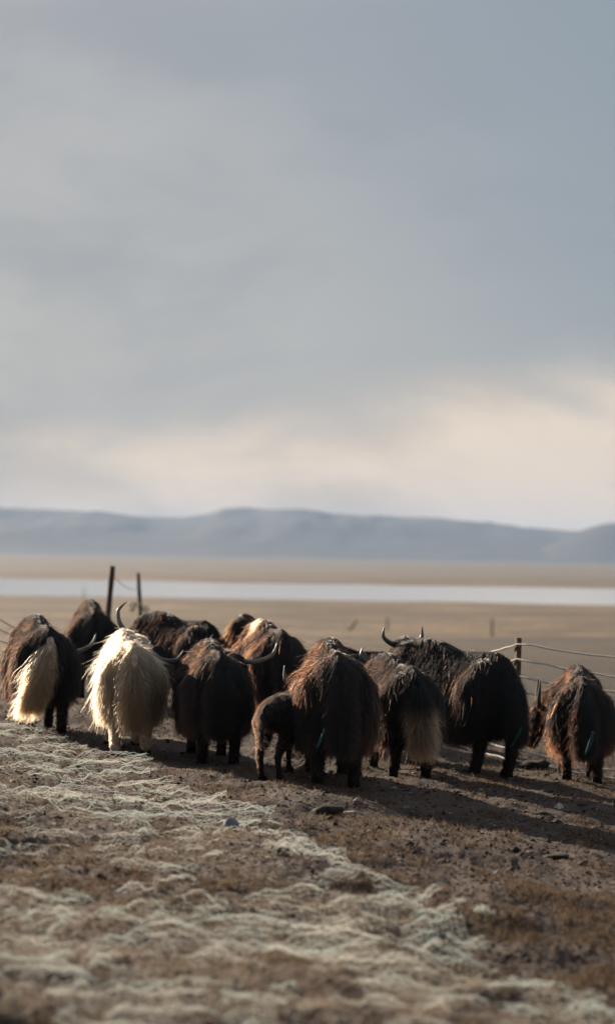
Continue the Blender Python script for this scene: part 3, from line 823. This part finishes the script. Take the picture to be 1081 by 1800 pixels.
# ------------------------------------------------------------------ crumpled netting on the bank
NET, t = material('pale_green_net')
tc = t.n('ShaderNodeNewGeometry').outputs['Position']
f = t.noise(tc, 1.3, 3.0, .5)
c = t.mix(t.mapr(f, .35, .65), (.58, .66, .61, 1), (.70, .69, .62, 1))
d1 = t.n('ShaderNodeBsdfDiffuse', {'Color': c}); d2 = t.n('ShaderNodeBsdfTranslucent', {'Color': c})
t.n('ShaderNodeOutputMaterial', {'Surface': t.n('ShaderNodeMixShader', {0: .4, 1: d1.outputs[0], 2: d2.outputs[0]}).outputs[0]})
A0 = np.array((1.95, 8.6)); A1 = np.array((-3.5, 26.6))
edge_pts = np.array([(1.9, 8.8), (1.42, 11.0), (0.92, 13.8), (.45, 15.4), (-.10, 17.6), (-.42, 18.6), (-1.30, 21.6), (-2.3, 23.9), (-3.3, 25.4), (-4.4, 26.6)])
es = np.concatenate([[0], np.cumsum(np.linalg.norm(np.diff(edge_pts, axis=0), axis=1))])
ELEN = es[-1]; EW = 3.4
nxd = np.array((-0.93, -0.30)); nxd = nxd / np.linalg.norm(nxd)
def net_point(u, v):
    """u along the netting's edge, v across it, to a draped crumpled position"""
    wu = u + .16 * vnoise(u * 2.1, v * 2.3, 301) + .06 * vnoise(u * 6.0, v * 6.5, 302)
    wv = v + .34 * vnoise(u * 1.2 + 5, v * 1.4, 303) + .10 * vnoise(u * 5.0, v * 5.0, 304)
    wu = wu + .010 * vnoise(u * 17, v * 15, 306); wv = wv + .010 * vnoise(u * 16, v * 18, 307)
    ex = np.interp(wu, es, edge_pts[:, 0]); ey = np.interp(wu, es, edge_pts[:, 1])
    wv = wv + .22 * vnoise(u * 1.7, u * 0 + .5, 305) * np.exp(-v)
    x = ex + nxd[0] * wv; y = ey + nxd[1] * wv
    fold = np.abs(vnoise(u * 2.6, v * 2.2, 310)) * 2
    lump = vnoise(u * .9, v * 1.3, 311)
    h_ = .012 + .035 * np.clip(lump + .10, -.25, 1) + .035 * (0.5 - fold) * np.clip(lump + .5, 0, 1) + .075 * vnoise(u * 5, v * 6, 312) + .045 * vnoise(u * 11, v * 13, 313) + .010 * vnoise(u * 29, v * 31, 314)
    h_ = h_ + .035 * np.exp(-(v / .25) ** 2)
    return np.stack([x, y, gz(x, y) + np.maximum(h_, -.05)], -1)
ds = 0.042
strands = []
def add_runs(u, v):
    # the net is torn and half trodden in: keep the runs that still lie on top
    m = .7 * vnoise(u * 1.3 + 9, v * 1.7, 320) + 1.0 * vnoise(u * 3.6, v * 4.2, 321) + 1.0 * vnoise(u * 8, v * 9, 322) + .6 * vnoise(u * 22, v * 24, 323)
    on = m > -.08 - .15 * np.exp(-(v / .35) ** 2)
    P_ = net_point(u, v)
    cut = np.flatnonzero(np.diff(on.astype(int))) + 1
    for seg, o_ in zip(np.split(P_, cut), np.split(on, cut)):
        if o_[0] and len(seg) > 3: strands.append(seg)
for v in np.arange(0, EW, ds):
    u = np.arange(0, ELEN, .020); add_runs(u, u * 0 + v)
for u in np.arange(0, ELEN, ds):
    v = np.arange(0, EW, .020); add_runs(v * 0 + u, v)
cu = bpy.data.hair_curves.new('netting')
cu.add_curves([len(s) for s in strands])
allp = np.concatenate(strands).astype(np.float32)
cu.position_data.foreach_set('vector', allp.ravel())
r_ = cu.attributes.get('radius') or cu.attributes.new('radius', 'FLOAT', 'POINT')
r_.data.foreach_set('value', np.full(len(allp), .0011, np.float32))
link('netting', cu, NET, label='crumpled pale green netting spread over the bank in the foreground', category='netting')

# ------------------------------------------------------------------ stones, dung
STONE = simple_mat('stone', (.20, .195, .19), .85, .3, 14.0, .6)
STONE_B = simple_mat('blue_grey_stone', (.15, .165, .20), .8, .25, 14.0, .6)
STONE_D = simple_mat('slate', (.07, .078, .095), .85, .25, 14.0, .6)
DUNG = simple_mat('dung', (.020, .014, .011), .9, .4, 25.0, .8)
def lump(name, x, y, r, seed, mat, flat=.6, stretch=1.3, sink=.25, **props):
    rng = np.random.default_rng(seed)
    v = ICO_V.copy()
    k = 1 + .30 * np.sin(v @ rng.normal(0, 2.2, 3) + rng.uniform(0, 6)) * .5 + .18 * np.sin(v @ rng.normal(0, 4.5, 3) + 1) + rng.normal(0, .025, len(v))
    v = v * k[:, None] * np.array([stretch, 1, flat]) * r
    me = bpy.data.meshes.new(name)
    me.from_pydata([tuple(q) for q in v], [], ICO_F.tolist())
    me.polygons.foreach_set('use_smooth', np.ones(len(me.polygons), bool))
    o = link(name, me, mat, **props)
    o.location = (x, y, gzf(x, y) + r * flat * (1 - 2 * sink) * .8); o.rotation_euler = (0, 0, rng.uniform(0, 6))
    return o
lump('stone', -.52, 17.6, .055, 1, STONE_B, .9, 1.0, .1, label='grey stone lying on the edge of the netting', category='stone')
lump('dung_heap', .20, 19.2, .085, 2, DUNG, .5, 1.3, .2, label='dark dung heap on the bare ground below the largest yak', category='dung')
lump('stone', .40, 19.4, .06, 3, STONE, .35, 1.5, .2, label='flat pale stone beside the dung heap', category='stone')
lump('dung_heap', 2.50, 26.3, .13, 4, DUNG, .6, 1.4, .15, label='dark lump at the fence between the two rightmost yaks', category='dung')
lump('dung_heap', 2.05, 20.9, .06, 5, DUNG, .35, 1.6, .2, label='low dark dung heap on the ground at the right', category='dung')
lump('dung_heap', 1.85, 17.6, .055, 6, DUNG, .35, 1.7, .2, label='low dark clod on the trodden slope at lower right', category='dung')
lump('boulder', -1.44, 10.1, .20, 7, STONE_D, .8, 1.0, .2, label='blurred blue-grey boulder cut by the lower left corner', category='stone')
rgs = np.random.default_rng(77)
for i in range(46):
    y = 15.5 + 10.5 * rgs.random(); x = (-.5 + rgs.random() * 1.0) * y * .25
    e = np.interp(y, edge_pts[:, 1], edge_pts[:, 0])
    if x < e + .1 and rgs.random() < .8: x = e + .15 + rgs.random() * 2.0
    lump('pebble', x, y, rgs.uniform(.010, .026), 100 + i, STONE, .5, 1.4, .25, label='small pale pebble on the trodden ground', category='stone', group='pebbles strewn over the trodden ground')
# crumbs of soil and gravel, too many to count
CRUMB, t = material('soil_crumbs')
hi = t.n('ShaderNodeNewGeometry').outputs['Random Per Island']
c = t.mix(t.mapr(hi, 0, .93), (.025, .016, .012, 1), (.095, .062, .046, 1)); c = t.mix(t.math('GREATER_THAN', hi, .95), c, (.27, .25, .23, 1))
t.n('ShaderNodeOutputMaterial', {'Surface': t.n('ShaderNodeBsdfPrincipled', {'Base Color': c, 'Roughness': .9, 'Specular IOR Level': .2}).outputs[0]})
rg = np.random.default_rng(55); N = 26000
y = 1 / rg.uniform(1 / 32., 1 / 9.5, N); x = rg.uniform(-.5, .5, N) * (y * .27 + 1.0)
r = .003 + rg.gamma(1.6, .0026, N) * (.6 + y / 30)
oc = np.array([(1, 0, 0), (0, 1, 0), (-1, 0, 0), (0, -1, 0), (0, 0, 1), (0, 0, -1)], float)
V = oc[None] * (r[:, None, None] * rg.uniform(.55, 1.35, (N, 6, 1))) * np.array([1.25, 1.1, .8])
V = V + rg.normal(0, .15, (N, 6, 3)) * r[:, None, None]
V += np.stack([x, y, gz(x, y) + r * .3], 1)[:, None]
F = np.array([(0, 1, 4), (1, 2, 4), (2, 3, 4), (3, 0, 4), (1, 0, 5), (2, 1, 5), (3, 2, 5), (0, 3, 5)])
F = (F[None] + (np.arange(N) * 6)[:, None, None]).reshape(-1)
me = bpy.data.meshes.new('soil_crumbs')
me.vertices.add(N * 6); me.vertices.foreach_set('co', V.ravel())
me.loops.add(len(F)); me.loops.foreach_set('vertex_index', F.astype(np.int32))
me.polygons.add(len(F) // 3); me.polygons.foreach_set('loop_start', np.arange(0, len(F), 3, dtype=np.int32))
me.update(calc_edges=True)
link('soil_crumbs', me, CRUMB, kind='stuff', label='crumbled soil and fine gravel on the trodden ground', category='soil')
# small scraps of the same netting
def scrap(label, x, y, r, seed):
    rng = np.random.default_rng(seed)
    st = []
    for k_ in range(22):
        a = rng.uniform(0, 6.28); q = np.cumsum(rng.normal(0, .22, (9, 2)), 0) + np.array([math.cos(a), math.sin(a)]) * rng.uniform(0, .7)
        px = q[:, 0] * r; py = q[:, 1] * r
        hz = np.maximum(0, 1 - (px ** 2 + py ** 2) / (r * 1.6) ** 2) * r * .9 * rng.random(9) ** 2
        st.append(np.stack([px, py, gz(x + px, y + py) - gzf(x, y) + hz], -1))
    cu = bpy.data.hair_curves.new('netting_scrap'); cu.add_curves([9] * 22)
    ap = np.concatenate(st).astype(np.float32); cu.position_data.foreach_set('vector', ap.ravel())
    r2 = cu.attributes.get('radius') or cu.attributes.new('radius', 'FLOAT', 'POINT')
    r2.data.foreach_set('value', np.full(len(ap), .0009, np.float32))
    o = link('netting_scrap', cu, NET, label=label, category='netting'); o.location = (x, y, gzf(x, y))
scrap('tuft of pale netting on the ground at the right', 2.26, 21.3, .05, 1)
scrap('loose wad of pale netting beside the main netting', 1.05, 14.1, .06, 2)

# ------------------------------------------------------------------ short grass
GR, t = material('dry_grass')
hi = t.n('ShaderNodeNewGeometry').outputs['Random Per Island']
c = t.mix(hi, (.075, .052, .036, 1), (.20, .145, .097, 1))
d1 = t.n('ShaderNodeBsdfDiffuse', {'Color': c}); d2 = t.n('ShaderNodeBsdfTranslucent', {'Color': c})
t.n('ShaderNodeOutputMaterial', {'Surface': t.n('ShaderNodeMixShader', {0: .45, 1: d1.outputs[0], 2: d2.outputs[0]}).outputs[0]})
rg = np.random.default_rng(9)
nT = 110000
inv = rg.uniform(1 / 34., 1 / 9.0, nT); y = 1 / inv
x = rg.uniform(-.5, .5, nT) * (y * .27 + 1.0)
dens = .45 * fbm(x * .9, y * .55, 4, 88) + .8 * vnoise(x * 5, y * 2.6, 89) + .5 * vnoise(x * 13, y * 7, 90)
keep = dens + rg.normal(0, .12, nT) > np.where(x < np.interp(y, edge_pts[:, 1], edge_pts[:, 0]), .25, .04)
x, y = x[keep], y[keep]
nb_ = 3
x = np.repeat(x, nb_) + rg.normal(0, .012, len(x) * nb_); y = np.repeat(y, nb_) + rg.normal(0, .012, len(y) * nb_)
N = len(x); z = gz(x, y) - .004
hgt = rg.gamma(4.0, .0055, N) + .006; a = rg.uniform(0, 6.283, N); wd = rg.uniform(.0015, .0032, N) * (1 + y / 25)
lean = rg.normal(0, .6, (N, 2)) * hgt[:, None]
V = np.zeros((N, 3, 3))
V[:, 0] = np.stack([x - np.cos(a) * wd, y - np.sin(a) * wd, z], 1)
V[:, 1] = np.stack([x + np.cos(a) * wd, y + np.sin(a) * wd, z], 1)
V[:, 2] = np.stack([x + lean[:, 0], y + lean[:, 1], z + hgt], 1)
me = bpy.data.meshes.new('grass')
me.vertices.add(N * 3); me.vertices.foreach_set('co', V.ravel())
me.loops.add(N * 3); me.loops.foreach_set('vertex_index', np.arange(N * 3, dtype=np.int32))
me.polygons.add(N); me.polygons.foreach_set('loop_start', np.arange(0, N * 3, 3, dtype=np.int32))
me.update(calc_edges=True)
link('grass', me, GR, kind='stuff', label='short dry grass on the trodden ground', category='grass')

# ------------------------------------------------------------------ dry straw on the netted bank
ST = simple_mat('straw', (.32, .26, .205), .8, .35, 30.0, 0, .2, .35)
rg = np.random.default_rng(19)
nS = 110000
y = 1 / rg.uniform(1 / 27., 1 / 9.0, nS); x = rg.uniform(-.5, .5, nS) * (y * .27 + 1.0)
e = np.interp(y, edge_pts[:, 1], edge_pts[:, 0]) - .1
pd = fbm(x * 1.1, y * .7, 4, 188) + .8 * vnoise(x * 6, y * 3.5, 189)
keep = (x < e + rg.normal(0, .15, nS)) & (pd + rg.normal(0, .15, nS) > -.05)
x, y = x[keep], y[keep]; N = len(x); z = gz(x, y) + rg.uniform(.0, .015, N)
ln = rg.uniform(.02, .075, N); a = rg.uniform(0, 6.283, N); pit = np.abs(rg.normal(0, .35, N))
dx, dy, dz_ = np.cos(a) * np.cos(pit) * ln, np.sin(a) * np.cos(pit) * ln, np.sin(pit) * ln
wd = rg.uniform(.0006, .0014, N)
V = np.zeros((N, 4, 3))
V[:, 0] = np.stack([x, y, z - wd], 1); V[:, 1] = np.stack([x + dx, y + dy, z + dz_ - wd * .5], 1)
V[:, 2] = np.stack([x + dx, y + dy, z + dz_ + wd * .5], 1); V[:, 3] = np.stack([x, y, z + wd], 1)
me = bpy.data.meshes.new('straw')
me.vertices.add(N * 4); me.vertices.foreach_set('co', V.ravel())
me.loops.add(N * 4); me.loops.foreach_set('vertex_index', np.arange(N * 4, dtype=np.int32))
me.polygons.add(N); me.polygons.foreach_set('loop_start', np.arange(0, N * 4, 4, dtype=np.int32))
me.update(calc_edges=True)
link('straw', me, ST, kind='stuff', label='pale dry straw strewn among the netting', category='straw')

# ------------------------------------------------------------------ haze
hzm = bpy.data.materials.new('haze_air'); hzm.use_nodes = True; hzm.node_tree.nodes.clear()
t = NT(hzm.node_tree)
pv = t.n('ShaderNodeVolumePrincipled', {'Color': (.45, .665, 1.0, 1), 'Density': 5.6e-5, 'Anisotropy': 0.0})
pv.inputs['Density Attribute'].default_value = ''
t.n('ShaderNodeOutputMaterial', {'Volume': pv.outputs[0]})
try: hzm.cycles.homogeneous_volume = True
except Exception: pass
bm = bmesh.new(); bmesh.ops.create_cube(bm, size=1.0)
me = bpy.data.meshes.new('haze'); bm.to_mesh(me); bm.free()
hz = link('haze', me, hzm, kind='stuff', label='thin blue haze over the plain', category='haze')
hz.location = (0, 6300, 100); hz.scale = (46000, 12800, 225)
